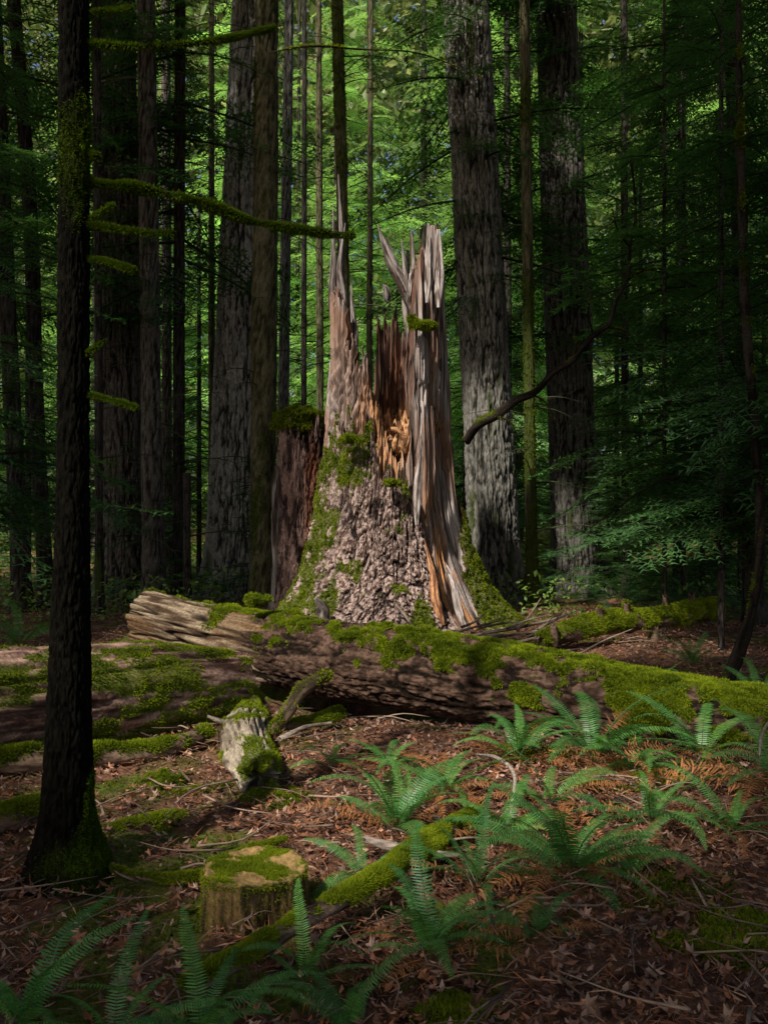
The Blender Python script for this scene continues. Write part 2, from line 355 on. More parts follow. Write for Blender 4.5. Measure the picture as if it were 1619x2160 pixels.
Fo = orient(V, F, np.stack([np.sin(T), -np.cos(T), 0*T], -1))
fr = (moss > .2)*(np.cos(T) > -.35)
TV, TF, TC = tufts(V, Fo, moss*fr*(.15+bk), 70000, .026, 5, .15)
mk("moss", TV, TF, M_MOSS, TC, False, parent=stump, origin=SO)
a = np.linspace(0, 2*math.pi, 220, endpoint=False); rr = np.linspace(0, .80, 100)
R_, A_ = np.meshgrid(rr, a, indexing='ij'); x = SC[0]+R_*np.sin(A_); y = SC[1]-R_*np.cos(A_)
blk = fbm(x*5, y*5, 0, 301)
z = 2.3 + .75*(1-np.cos(A_))*.5*(R_/.8) + .55*(blk-.4) + .34*np.floor(vn(x*13, y*13, 0, 302)*4)/4 + .34*(fbm(x*28, y*28, 0, 303)-.5)
z = z + .6*np.exp(-((x-SC[0]+.35)**2+(y-SC[1]+.2)**2)/.06)
hc = mixc([.10, .045, .02], [.70, .38, .18], sst(.36, .60, fbm(x*24, y*24, z*9, 304)))
mk("rotten_heartwood", np.stack([x, y, z], -1), gridF(100, 220)[:, ::-1], M_ROT, hc, parent=stump, origin=SO)
def shard(p0, p1, w, seed, bend=.03, ns=80, tip=.05, butt=.3, flat=.5, tone=1.0, cc=([.085, .055, .042], [.48, .41, .375])):
    p0, p1 = np.array(p0), np.array(p1); r = np.random.default_rng(seed)
    q = [p0+(p1-p0)*t+r.normal(0, bend, 3)*(0 < t < 1) for t in (0, .3, .6, 1)]
    def dsp(lx, ly, S, A, R):
        c, s = np.cos(A), np.sin(A)
        ridge = np.floor(vn(c*2.2, s*2.2, S*.8, seed)*5)/5
        return R*(-(1-flat)*np.abs(c)*.8 + .8*(ridge-.4) + .9*(fbm(c*1.5+S*.3, s*1.5, S*2.2, seed+4)-.5))
    L = limb(q, [w*butt, w, w*.7, w*tip], 22, ns, dsp, ref=(0, -1, 0))
    f = fbm(L['lx']/w*3, L['ly']/w*3, L['S']*2, seed+9)
    c = mixc(cc[0], cc[1], sst(.36, .62, f))*tone
    return L['V'], L['F'], c
OR = ([.16, .06, .03], [.62, .32, .15])
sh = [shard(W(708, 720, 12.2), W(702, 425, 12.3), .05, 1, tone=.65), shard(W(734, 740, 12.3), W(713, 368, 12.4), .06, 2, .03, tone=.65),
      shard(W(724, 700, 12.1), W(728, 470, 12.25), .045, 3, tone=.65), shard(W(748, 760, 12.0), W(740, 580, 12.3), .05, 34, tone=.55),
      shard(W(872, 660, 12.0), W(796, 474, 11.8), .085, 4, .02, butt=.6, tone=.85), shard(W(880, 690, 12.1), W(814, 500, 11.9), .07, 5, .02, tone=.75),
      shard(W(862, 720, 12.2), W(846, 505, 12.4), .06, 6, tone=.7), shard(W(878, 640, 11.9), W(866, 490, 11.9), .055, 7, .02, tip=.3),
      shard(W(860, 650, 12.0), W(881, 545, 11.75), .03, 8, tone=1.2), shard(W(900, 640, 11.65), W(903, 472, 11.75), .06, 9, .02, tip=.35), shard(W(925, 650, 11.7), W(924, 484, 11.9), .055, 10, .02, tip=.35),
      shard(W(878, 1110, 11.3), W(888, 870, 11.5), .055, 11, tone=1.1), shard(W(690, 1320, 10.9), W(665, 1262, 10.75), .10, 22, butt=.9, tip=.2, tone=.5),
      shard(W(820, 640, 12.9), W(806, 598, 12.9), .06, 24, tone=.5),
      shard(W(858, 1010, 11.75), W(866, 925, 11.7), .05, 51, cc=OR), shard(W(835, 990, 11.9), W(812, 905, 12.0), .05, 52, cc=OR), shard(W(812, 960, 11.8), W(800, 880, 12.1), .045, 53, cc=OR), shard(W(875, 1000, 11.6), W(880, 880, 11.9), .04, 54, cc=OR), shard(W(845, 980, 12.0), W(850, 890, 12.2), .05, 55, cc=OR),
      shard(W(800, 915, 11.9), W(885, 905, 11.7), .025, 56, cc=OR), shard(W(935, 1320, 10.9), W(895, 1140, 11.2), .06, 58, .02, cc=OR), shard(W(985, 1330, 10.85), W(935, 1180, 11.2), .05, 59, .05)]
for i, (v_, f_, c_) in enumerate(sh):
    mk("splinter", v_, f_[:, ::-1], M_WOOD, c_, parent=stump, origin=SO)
def mosspad(c, r3, n, size, seed):
    k = 24; th, ph = np.meshgrid(np.linspace(0.02, math.pi-.02, k), np.linspace(0, 2*math.pi, k*2, endpoint=False), indexing='ij')
    N = np.stack([np.sin(th)*np.cos(ph), np.sin(th)*np.sin(ph), np.cos(th)], -1)
    q = 1+.9*(fbm(N[..., 0]*2.2+seed, N[..., 1]*2.2, N[..., 2]*2.2, seed)-.5)*2
    V = np.asarray(c)+N*np.asarray(r3)*q[..., None]; F = orient(V, gridF(k, 2*k), N)
    TV, TF, TC = tufts(V, F, np.ones(V.shape[:2]), n, size, seed, .2)
    return merge([(V, F, [.07, .09, .01]), (TV, TF, TC)])
for c, r3, n, sd in ((W(893, 686, 11.45), (.16, .06, .05), 1500, 1), (W(868, 676, 11.5), (.05, .04, .06), 500, 2), (W(735, 925, 11.35), (.10, .1, .04), 700, 3), (W(828, 1018, 11.2), (.08, .1, .03), 500, 4)):
    V, F, C = mosspad(c, r3, n, .035, sd); mk("moss_cushion", V, F, M_MOSS, C, parent=stump, origin=SO)

# ------------------------------------------------------------------ second smaller snag behind
def snag():
    c = np.array([WX(638, 13.6), 13.6]); o = (c[0], c[1], float(G(*c)))
    tb = np.array([[-180, 2.9], [-110, 3.0], [-70, 2.95], [-40, 3.0], [-10, 2.75], [20, 2.5], [45, 2.9], [70, 3.1], [120, 2.8], [180, 2.9]])
    def H(th):
        x, y = np.sin(th), np.cos(th); return np.interp(np.degrees(th), tb[:, 0], tb[:, 1])+(vn(x*9, y*9, 0, 401)-.5)*.5+(vn(x*30, y*30, 0, 402)-.5)*.2
    def rf(T, z):
        x, y = np.sin(T)*.36, np.cos(T)*.36
        return .36+.12*np.exp(-np.maximum(z, 0)/.5)+.07*(bark3(x, y, z, 403, 1.5)-.5)+.08*(fbm(x*4, y*4, z*.6, 404)-.5)
    V, F, T, z, r, inn, h = shell(c, rf, H, .1, 1.5, 300, 140, 20)
    x, y = np.sin(T)*.36, np.cos(T)*.36
    f = fbm(x*12, y*12, z*3, 405); col = mixc([.04, .022, .018], [.30, .19, .16], sst(.35, .65, f))
    col = mixc(col, [.32, .11, .055], sst(0, 20, np.degrees(T))*.6*sst(.4, .6, fbm(x*3, y*3, z, 406)))
    ob = mk("rotten_snag", V, F[:, ::-1], M_HERO, col, origin=o); tag(ob, "short reddish rotten tree snag topped with moss", "stump")
    v_, f_, c_ = shard((c[0]-.42, c[1]-.1, -.1), (c[0]-.36, c[1]-.1, 2.3), .13, 44, .03, tip=.5, butt=1); mk("splinter", v_, f_[:, ::-1], M_WOOD, c_*.7, parent=ob, origin=o)
    v_, f_, c_ = shard((c[0]+.30, c[1]-.2, 2.0), (c[0]+.12, c[1]-.2, 3.0), .1, 45, .03, tip=.3); mk("splinter", v_, f_[:, ::-1], M_WOOD, c_*[.8, .5, .45], parent=ob, origin=o)
    V, F, C = mosspad((c[0]-.12, c[1]-.05, 3.0), (.34, .3, .17), 3500, .05, 7); mk("moss_cushion", V, F, M_MOSS, C*.9, parent=ob, origin=o)
snag()

# ------------------------------------------------------------------ logs
def build_log(name, pts, rad, nseg, ns, label, mat, colfn, dispfn, mossfn=None, nt=0, tsize=.03, jag=.05, seed=0, cat="log"):
    L = limb(pts, rad, nseg, ns, dispfn, jag=jag, seed=seed)
    N = L['N']; base = np.array(pts[len(pts)//2], float); base[2] = float(G(base[0], base[1])); o = tuple(base)
    col = colfn(L)
    F = orient(L['V'], L['F'], N)
    m = mossfn(L) if mossfn else None
    if m is not None: col = mixc(col, [.09, .12, .012], m*.8)
    col[:2] *= .35; col[-2:] *= .35
    ob = mk(name, L['V'], F, mat, col, origin=o); tag(ob, label, cat)
    if nt:
        m = m.copy(); m[:2] = 0; m[-2:] = 0
        m = m*(L['V'][..., 2] > G(L['V'][..., 0], L['V'][..., 1])-.02)
        TV, TF, TC = tufts(L['V'], F, m, nt, tsize, seed+3, .12)
        mk("moss", TV, TF, M_MOSS, TC, False, parent=ob, origin=o)
    return ob, L, o
mp_ = [W(312, 1303, 9.2), W(440, 1338, 8.7), W(610, 1374, 8.0), W(850, 1412, 7.3), W(1100, 1452, 6.8), W(1350, 1498, 6.35), W(1620, 1540, 6.0), W(1900, 1578, 5.7)]
s_b = 1.85
def bare_(lx, ly, S): return 1-sst(s_b-.08, s_b+.08, S+.5*(fbm(lx*9, ly*9, 0, 501)-.5)*2)
def lbark(lx, ly, S): return .6*bark3(lx, ly, S, 504, 1.0, .22, .1, .5)+.4*bark3(lx, ly, S, 544, 2.2, .4, .3, .8)
def md(lx, ly, S, A, R):
    bare = bare_(lx, ly, S)
    wood = .09*(fbm(lx*7, ly*7, S*.8, 502)-.5)+.06*(fbm(lx*20, ly*20, S*2.0, 503)-.5)-.045*(1-sst(0, .04, np.abs(fbm(lx*8, ly*8, S*.6, 509)-.5)))
    bk = .036*(lbark(lx, ly, S)-.4)+.035*(fbm(lx*3, ly*3, S*1.2, 505)-.5)+.010*(fbm(lx*28, ly*28, S*18, 515)-.5)
    m = mm_(lx, ly, S, A)
    lump = m*(.003+.03*sst(.42, .75, fbm(lx*5, ly*5, S*5, 506)))
    return bare*wood+(1-bare)*(bk+.02)+lump
def mm_(lx, ly, S, A):
    up = np.cos(A)
    p = fbm(lx*4, ly*4, S*2.5, 507)+.85*(fbm(lx*14, ly*14, S*12, 508)-.5)
    grow = .20 + .36*sst(3.2, 6.0, S)
    m = sst(.0, .12, p-.5 + (up-.75)*.34 + grow*.42 - .10)
    return m*(.0+sst(s_b-.3, s_b+.3, S+.6*(p-.5))+.5*sst(.56, .64, p)*sst(.3, .8, up)).clip(0, 1)
def mc(L):
    lx, ly, S = L['lx'], L['ly'], L['S']; bare = bare_(lx, ly, S)
    f = fbm(lx*16, ly*16, S*1.8, 510)*.55+fbm(lx*40, ly*40, S*4, 511)*.45
    wood = mixc([.055, .033, .02], [.29, .22, .145], sst(.38, .60, f)); wood = mixc(wood, [.15, .085, .04], sst(.42, .62, fbm(lx*4, ly*4, S*1.3, 512))*.7)
    wood = mixc(wood, [.012, .01, .008], (1-sst(0, .035, np.abs(fbm(lx*8, ly*8, S*.6, 509)-.5)))*.9)
    bk = mixc([.009, .006, .004], mixc([.04, .023, .016], [.12, .072, .05], sst(.35, .65, fbm(lx*25, ly*25, S*18, 516))), sst(.2, .65, lbark(lx, ly, S)))
    return mixc(bk, wood, bare)
log, LL, lo_ = build_log("fallen_log", mp_, [.29, .30, .305, .30, .285, .26, .235, .22], 260, 760, "long fallen log, bare weathered end and thick moss along bark", M_LOG, mc, md,
    lambda L: mm_(L['lx'], L['ly'], L['S'], L['A']), 90000, .022, .05, 520)
for px, py, d, r3, n in ((540, 1266, 8.0, (.10, .1, .04), 700), (640, 1358, 7.75, (.1, .06, .06), 600), (845, 1380, 7.05, (.11, .08, .10), 1300), (1035, 1382, 6.75, (.10, .07, .05), 900), (1410, 1454, 6.2, (.12, .09, .04), 1300), (745, 1340, 7.35, (.12, .1, .04), 1200)):
    V, F, C = mosspad(W(px, py, d), r3, n*2, .022, px); mk("moss_cushion", V, F, M_MOSS, C, parent=log, origin=lo_)
op = [W(-420, 1540, 5.0), W(-100, 1512, 5.5), W(150, 1490, 6.1), W(320, 1470, 6.6), W(490, 1462, 7.2)]
def od(lx, ly, S, A, R):
    return .06*(fbm(lx*4, ly*4, S*.7, 531)-.5)+.05*(fbm(lx*16, ly*16, S*1.8, 532)-.5)-.04*(1-sst(0, .05, np.abs(fbm(lx*6, ly*6, S*.5, 537)-.5)))+.025*(fbm(lx*30, ly*30, S*10, 539)-.5)
def om(L):
    p = fbm(L['lx']*5, L['ly']*5, L['S']*1.1, 533)+.7*(fbm(L['lx']*16, L['ly']*16, L['S']*5, 534)-.5)
    return sst(.47, .58, p+.04*np.cos(L['A']))
build_log("decaying_log", op, [.42, .42, .41, .39, .34], 180, 360, "old decaying log sunk in soil with moss bands", M_LOG,
    lambda L: mixc([.06, .03, .022], [.42, .26, .19], sst(.36, .62, fbm(L['lx']*14, L['ly']*14, L['S']*1.4, 535)*.55+.45*fbm(L['lx']*40, L['ly']*40, L['S']*6, 536))), od, om, 42000, .018, .1, 540)
def simple(pts, rad, label, seed, mossiness=.5, nt=6000, ts=.024, name="mossy_log", cbase=([.05, .03, .02], [.18, .12, .08]), nseg=36, ns=90, cat="log", jag=.03, amp=.35):
    def dsp(lx, ly, S, A, R): return R*(amp*1.6*(fbm(lx*9, ly*9, S*2.2, seed)-.5)+amp*(fbm(lx*30, ly*30, S*6, seed+1)-.5))
    def cf(L): return mixc(cbase[0], cbase[1], sst(.35, .65, fbm(L['lx']*25, L['ly']*25, L['S']*4, seed+2)))
    def mf(L): return sst(.42, .58, fbm(L['lx']*6, L['ly']*6, L['S']*5, seed+3)+(np.cos(L['A'])-.3)*.2+(mossiness-.5))
    return build_log(name, pts, rad, nseg, ns, label, M_LOG, cf, dsp, mf if nt else None, nt, ts, jag, seed, cat)
simple([W(-60, 1605, 5.3), W(130, 1600, 5.4), W(345, 1580, 5.7), W(440, 1545, 6.0)], [.08, .08, .07, .05], "thick moss covered limb lying against a decayed log", 550, .5, 10000, .024)
simple([W(190, 1770, 4.3), W(320, 1745, 4.55), W(440, 1712, 4.8)], [.045, .06, .03], "flat rotten slab of wood edged with moss", 560, .48, 5000, .018)
simple([W(-60, 1735, 4.3), W(40, 1722, 4.4), W(120, 1700, 4.6)], [.07, .07, .05], "small mossy log in the litter", 565, .55, 6000, .018)
simple([W(250, 1700, 4.9), W(400, 1685, 5.0), W(520, 1650, 5.2)], [.04, .045, .03], "thin decayed limb with moss streaks", 566, .45, 4000, .018)
simple([W(230, 1830, 3.95), W(300, 1850, 3.85), W(420, 1845, 3.85), W(530, 1790, 4.1), W(600, 1770, 4.25)], [.016, .018, .017, .02, .012], "slender mossy root creeping over the soil", 570, .7, 5000, .012, name="mossy_root", cat="root")
simple([W(400, 2085, 2.85), W(480, 2036, 2.95), W(560, 1990, 3.1), W(700, 1908, 3.4), W(790, 1855, 3.6), W(850, 1812, 3.8), W(930, 1764, 4.15), W(1010, 1714, 4.5)], [.028, .036, .034, .042, .038, .046, .05, .03], "long narrow log thickly wrapped in green moss", 580, .50, 42000, .015, nseg=60, ns=220, amp=.75)
simple([W(770, 1770, 4.0), W(850, 1792, 3.95), W(970, 1805, 3.9)], [.016, .024, .010], "bare grey broken branch across a mossy log", 590, 0, 0, name="fallen_branch", cat="branch", cbase=([.05, .04, .035], [.28, .22, .18]))
simple([W(1140, 1352, 9.6), W(1250, 1320, 10), W(1380, 1305, 10.5), W(1510, 1282, 11)], [.10, .125, .12, .13], "thin fallen log bright with moss and snapped stubs", 600, .56, 16000, .026, ns=140)
for px, py, d in ((1262, 1292, 10.0), (1318, 1282, 10.2), (1400, 1268, 10.6), (1378, 1330, 10.4), (1165, 1330, 9.6), (1455, 1262, 10.8)):
    simple([W(px, py+30, d), W(px+3, py+5, d-.02), W(px+2, py-10, d-.05)], [.05, .045, .035], "snapped branch stub standing by a mossy log", 610+px, .35, 300, .03, name="branch_stub", cat="branch", nseg=16, ns=20)
simple([W(890, 1680, 4.9), W(1060, 1652, 5.1), W(1230, 1660, 5.1), W(1420, 1690, 4.9)], [.02, .03, .03, .015], "grey fallen branch half hidden by ferns", 620, .4, 1500, .02, name="fallen_branch", cat="branch")
simple([W(600, 1530, 6.1), W(660, 1520, 6.15), W(720, 1502, 6.3)], [.035, .04, .05], "short mossy limb in leaf litter", 625, .5, 2500, .018, name="fallen_branch", cat="branch")
simple([W(1075, 1720, 4.5), W(1085, 1640, 4.7), W(1050, 1600, 5.0), W(1000, 1590, 5.3)], [.008, .010, .010, .005], "curved bare grey twig arching from the litter", 627, 0, 0, name="fallen_branch", cat="branch", nseg=10, cbase=([.1, .08, .06], [.32, .26, .21]))
simple([W(1600, 1600, 4.6), W(1606, 1550, 4.6), W(1640, 1500, 4.7)], [.006, .008, .006], "curved bare grey twig arching from the litter", 628, 0, 0, name="fallen_branch", cat="branch", nseg=10, cbase=([.1, .08, .06], [.32, .26, .21]))
for i, (px, py, r3) in enumerate(((340, 1662, (.13, .1, .06)), (580, 1690, (.16, .12, .04)), (1400, 1650, (.14, .10, .06)), (1100, 1610, (.2, .16, .06)), (1560, 1990, (.22, .2, .04)), (1420, 1870, (.25, .2, .03)), (960, 2110, (.12, .1, .03)))):
    d = 2992/(py-1080); c = np.array([WX(px, d), d, 0]); c[2] = float(G(c[0], c[1])); V, F, C = mosspad(c, r3, 4500, .018, 60+i)
    o = mk("moss_mound", V, F, M_MOSS, C, origin=tuple(c)); tag(o, "low cushion of green moss on the forest floor", "moss", "moss mounds")
def cd_(lx, ly, S, A, R): return R*(.5*(fbm(lx*7, ly*7, S*.8, 701)-.5)+.35*(fbm(lx*26, ly*26, S*2.2, 702)-.5)-.25*(1-sst(0, .05, np.abs(fbm(lx*12, ly*12, S*.6, 706)-.5))))
chunk, CL, co = build_log("broken_log_piece", [W(528, 1512, 6.7), W(518, 1545, 6.1), W(528, 1592, 5.5), W(548, 1640, 4.95)], [.11, .15, .15, .11], 110, 180, "pale broken chunk of bare log with moss", M_ROT,
    lambda L: mixc([.07, .045, .03], [.40, .33, .24], sst(.36, .58, fbm(L['lx']*16, L['ly']*16, L['S']*2, 703)*.6+.4*fbm(L['lx']*50, L['ly']*50, L['S']*5, 709))), cd_,
    lambda L: sst(.5, .6, fbm(L['lx']*6, L['ly']*6, L['S']*5, 704)+.12*np.cos(L['A']+.6)-.02), 8000, .016, .16, 705)
def part_limb(parent, o, name, pts, rad, seed, nt=600, cb=([.05, .035, .028], [.20, .14, .10]), ts=.02, lift=.2, mk_=MOSS_A):
    L = limb(pts, rad, 20, 50, lambda lx, ly, S, A, R: R*(.9*(fbm(lx*14, ly*14, S*7, seed)-.5)), jag=.02, seed=seed)
    F = orient(L['V'], L['F'], L['N']); c = mixc(cb[0], cb[1], sst(.35, .65, fbm(L['lx']*40, L['ly']*40, L['S']*6, seed+1)))
    P = [(L['V'], F, c)]
    if nt: P.append(tufts(L['V'], F, .08+sst(.4, .6, fbm(L['lx']*6, L['ly']*6, L['S']*5, seed+2)+lift*np.cos(L['A'])), nt, ts, seed, ca=mk_, cb=mk_*.35))
    V, F, C = merge(P); return mk(name, V, F, M_MOSS if nt else M_LOG, C, parent=parent, origin=o)
part_limb(chunk, co, "branch", [W(575, 1545, 6.0), W(608, 1500, 6.0), W(640, 1455, 6.05), W(698, 1422, 6.1)], [.05, .05, .045, .03], 710, 700)
part_limb(chunk, co, "branch", [W(500, 1530, 6.1), W(465, 1522, 6.0), W(440, 1512, 5.95)], [.03, .022, .008], 711, 0, ([.12, .09, .07], [.40, .33, .26]))
part_limb(chunk, co, "branch", [W(590, 1560, 5.8), W(640, 1535, 5.9), W(700, 1525, 6.0)], [.02, .014, .01], 712, 0, ([.12, .09, .07], [.40, .33, .26]))
def sawn():
    c = np.array([WX(528, 3.6), 3.6]); z0 = float(G(*c)); o = (c[0], c[1], z0); n = 220
    a = np.linspace(0, 2*math.pi, n, endpoint=False)
    rows = []; colr = []; mw = []
    for zz in np.linspace(-.08, .20, 60):
        x, y = np.cos(a)*.2, np.sin(a)*.2
        r = .205+.035*np.exp(-(zz+.08)/.08)*(1+.5*np.cos(4*a+1))+.03*(fbm(x*12, y*12, zz*1.5, 801)-.5)+.022*(fbm(x*45, y*45, zz*4, 802)-.5)+.02*np.cos(3*a)
        rows.append(np.stack([c[0]+r*np.cos(a), c[1]+r*np.sin(a), np.full(n, z0+zz)+.015*np.sin(a*2)*max(0, zz)/.2+max(0, zz)/.2*.03*(fbm(x*9, y*9, 0, 806)-.5)], -1))
        colr.append(mixc([.025, .015, .009], [.20, .12, .045], sst(.35, .65, fbm(x*45, y*45, zz*4, 803)))); mw.append(np.full(n, .05)+.2*(zz > .18))
    rim = rows[-1]; cc = np.array([c[0], c[1], z0+.20])
    for t in np.linspace(.97, 0, 40):
        p = cc+(rim-cc)*t; p[:, 2] += .004+.03*(fbm(p[:, 0]*14, p[:, 1]*14, 0, 804)-.3)*min(1, (1-t)*8)
        rows.append(p); f = fbm(p[:, 0]*11, p[:, 1]*11, 0, 805); colr.append(mixc([.30, .19, .07], [.15, .17, .018], sst(.42, .57, f))); mw.append(sst(.42, .58, f)*(t < .95))
    V = np.array(rows); F = gridF(100, n); ob = mk("sawn_stump", V, F, M_ROT, np.array(colr), origin=o); tag(ob, "low sawn tree stump with moss covered top", "stump")
    TV, TF, TC = tufts(V, orient(V, F, V-np.array([c[0], c[1], z0])), np.array(mw), 10000, .009, 9, 0); mk("moss", TV, TF, M_MOSS, TC, False, parent=ob, origin=o)
sawn()
for i, (pts, r0) in enumerate((([W(925, 1362, 10.0), W(1010, 1338, 10.0), W(1100, 1322, 10.1), W(1190, 1300, 10.2)], .03), ([W(1010, 1350, 9.9), W(1060, 1342, 9.9), W(1120, 1335, 10), W(1175, 1392, 9.2)], .022), ([W(1090, 1330, 10), W(1115, 1300, 10.1), W(1140, 1262, 10.2)], .018),
    ([W(835, 1275, 10.7), W(862, 1310, 10.4), W(885, 1345, 10.0)], .02), ([W(960, 1375, 9.6), W(1060, 1362, 9.7), W(1130, 1345, 9.8)], .035), ([W(1130, 1350, 9.6), W(1160, 1320, 9.8), W(1185, 1290, 10)], .015))):
    r = np.linspace(r0, r0*.35, len(pts)); simple(pts, r, "snapped dark dead branch lying at the stump foot", 900+i*7, 0, 0, name="dead_branch", cat="branch", cbase=([.04, .03, .025], [.24, .18, .14]), nseg=12, ns=40)
r2 = np.random.default_rng(5)
for i in range(22):
    px, py = r2.uniform(960, 1230), r2.uniform(1320, 1390); a = r2.uniform(-1, 1); L = r2.uniform(40, 130); d = 9.6+r2.random()*.6; up = r2.uniform(-.1, .65)
    p = [W(px, py, d), W(px+L*.5*math.cos(a), py-L*.5*up, d+.1), W(px+L*math.cos(a), py-L*up-r2.uniform(-12, 12), d+.2)]
    simple(p, [.018, .012, .004], "snapped dark dead branch lying at the stump foot", 1000+i*5, 0, 0, name="dead_branch", cat="branch", cbase=([.05, .038, .03], [.30, .235, .18]), nseg=8, ns=20)
lb = [W(982, 930, 11.45), W(1012, 893, 11.15), W(1045, 876, 11), W(1090, 842, 10.9), W(1125, 828, 10.8), W(1165, 787, 10.8), W(1205, 762, 10.8), W(1250, 708, 10.85), W(1282, 685, 10.9), W(1300, 630, 11), W(1322, 590, 11), W(1328, 520, 11.1), W(1338, 470, 11.2), W(1330, 330, 11.4)]
LB, _, lbo = simple(lb, np.linspace(.055, .016, len(lb)), "curved dead leaning branch resting against the stump", 950, .2, 500, .02, name="leaning_dead_branch", cat="branch", nseg=20, ns=160, cbase=([.010, .008, .006], [.035, .026, .02]), amp=.5)
for i, (a_, b_, c_) in enumerate((((1120, 830), (1150, 850), (1175, 905)), ((1205, 765), (1215, 730), (1200, 680)), ((1282, 690), (1320, 700), (1350, 740)), ((1250, 705), (1240, 660), (1250, 610)), ((1324, 590), (1360, 570), (1400, 575)), ((1045, 878), (1075, 890), (1095, 935)), ((1326, 520), (1300, 480), (1290, 440)))):
    part_limb(LB, lbo, "twig", [W(*a_, 10.95), W(*b_, 10.8), W(*c_, 10.8)], [.012, .009, .003], 980+i, 60, ([.010, .008, .006], [.04, .03, .022]), .02)

# ------------------------------------------------------------------ trees
def trunk_mesh(pts, rad, nseg, ns, seed, amp=.05, k=1.0, cols=([.025, .02, .018], [.15, .13, .115]), mossk=0.0, nt=0, ts=.03, st=.12):
    def dsp(lx, ly, S, A, R):
        return amp*(bark3(lx, ly, S, seed, k, st)-.5)+amp*.8*(fbm(lx*2, ly*2, S*.5, seed+1)-.5)+np.exp(-S/.5)*R*.35*(fbm(np.cos(A)*1.5, np.sin(A)*1.5, 0, seed+2)-.35)
    L = limb(pts, rad, nseg, ns, dsp, ref=(0, -1, 0)); F = orient(L['V'], L['F'], L['N'])
    bk = bark3(L['lx'], L['ly'], L['S'], seed, k, st)
    c = mixc(cols[0], cols[1], sst(.15, .85, bk)); c = c*(.7+.6*fbm(L['lx']*3, L['ly']*3, L['S']*.6, seed+5))[..., None]
    m = sst(.45, .6, fbm(L['lx']*5, L['ly']*5, L['S']*1.2, seed+6)+mossk-.3+.25*np.exp(-L['S']/1.0))
    c = mixc(c, [.05, .07, .012], m*.8)
    P = [(L['V'], F, c)]
    if nt: P.append(tufts(L['V'], F, m, nt, ts, seed, .3, ca=MOSS_A*.5, cb=MOSS_B*.5))
    return merge(P)
def bough(seed, nleaf=20, col0=(.034, .095, .030), col1=(.085, .19, .055)):
    r = np.random.default_rng(seed); TV = []; C = []
    def leaf(p, d, L, wd):
        s = np.array([-d[1], d[0], 0]); s /= np.linalg.norm(s)+1e-9
        TV.append([p-s*wd, p+s*wd, p+d*L]); C.append(np.array(col0)+(np.array(col1)-col0)*r.random())
    def ax(t): return np.array([t, .04*math.sin(t*5+seed), -.22*t*t+.03*t])
    for i in range(nleaf):
        t = .06+.92*i/nleaf+r.normal(0, .01)
        for sg in (-1, 1):
            if r.random() < .12: continue
            l = (.44*(1-t)**.8+.05)*r.uniform(.6, 1.15)*min(1, .35+t*3); a = sg*math.radians(r.uniform(42, 64)); p0 = ax(t)
            d = np.array([math.cos(a), math.sin(a), r.normal(-.10, .12)]); n2 = max(2, int(l/.045))
            leaf(p0, d/np.linalg.norm(d), l, .004)
            for j in range(n2):
                u_ = (j+.5)/n2; p = p0+d*l*u_+np.array([0, 0, -.10*(l*u_)**2*4])
                for s2 in (-1, 1):
                    a2 = a+s2*math.radians(r.uniform(35, 62)); dd = np.array([math.cos(a2), math.sin(a2), r.normal(-.12, .2)])
                    leaf(p, dd, r.uniform(.035, .075)*(1.15-.5*u_), .0085)
    TV = np.array(TV).reshape(-1, 3); return TV, np.arange(len(TV)).reshape(-1, 3), np.repeat(np.array(C), 3, 0)
BG = [bough(s) for s in range(5)]
def crown_mesh(name, seed, z0, z1, R0, R1, n, mat, bright=1.0, sag=.15, tint=(1, 1, 1)):
    r = np.random.default_rng(seed); out = []; k = r.integers(0, 5, n)
    t = np.sort(r.random(n)); z = z0+(z1-z0)*t; R = (R0+(R1-R0)*t)*r.uniform(.55, 1.15, n); az = r.random(n)*6.283
    M = rotM(az, r.normal(sag, .16, n), r.normal(0, .2, n))*R[:, None, None]; T = np.stack([0*z, 0*z, z], 1)
    for q in range(5):
        s = k == q; bv, bf, bc = BG[q]
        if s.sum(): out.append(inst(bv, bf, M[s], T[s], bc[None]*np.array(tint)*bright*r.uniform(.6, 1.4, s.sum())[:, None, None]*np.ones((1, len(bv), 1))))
    for i in range(n):
        ax = np.array([[0, 0, 0], [.5, 0, -.04], [.9, 0, -.16]])@M[i].T+T[i]
        l = limb(ax, np.array([.010, .006, .002])*max(1, R[i]), 4, 6); out.append((l['V'], l['F'], [.035, .028, .02]))
    V, F, C = merge(out); me_ob = mk(name, V, F, mat, C, False); me = me_ob.data; bpy.data.objects.remove(me_ob); return me
CR_U = [crown_mesh("hemlock_crown", s, 1.5, 8.6, 2.0, .6, 95, M_NEEDLE, 1.2) for s in (1, 2, 3)]
CR_H = [crown_mesh("fir_crown", s, 5.0, 13, 2.5, 2.4, 50, M_NEEDLE) for s in (5, 6)]
CR_F = [crown_mesh("sun_painted_crown", s, 2.0, 22, 3.4, .8, 115, M_NEEDLE_SUNPAINT, 3.5, tint=(1.65, 1.14, 1.4)) for s in (8, 9, 10)]  # sun glow painted in: same boughs with brightened, yellowed needle colours
CR_S = [crown_mesh("sapling_crown", s, .15, 2.9, 1.0, .25, 42, M_NEEDLE, 1.2, -.1) for s in (12, 13)]
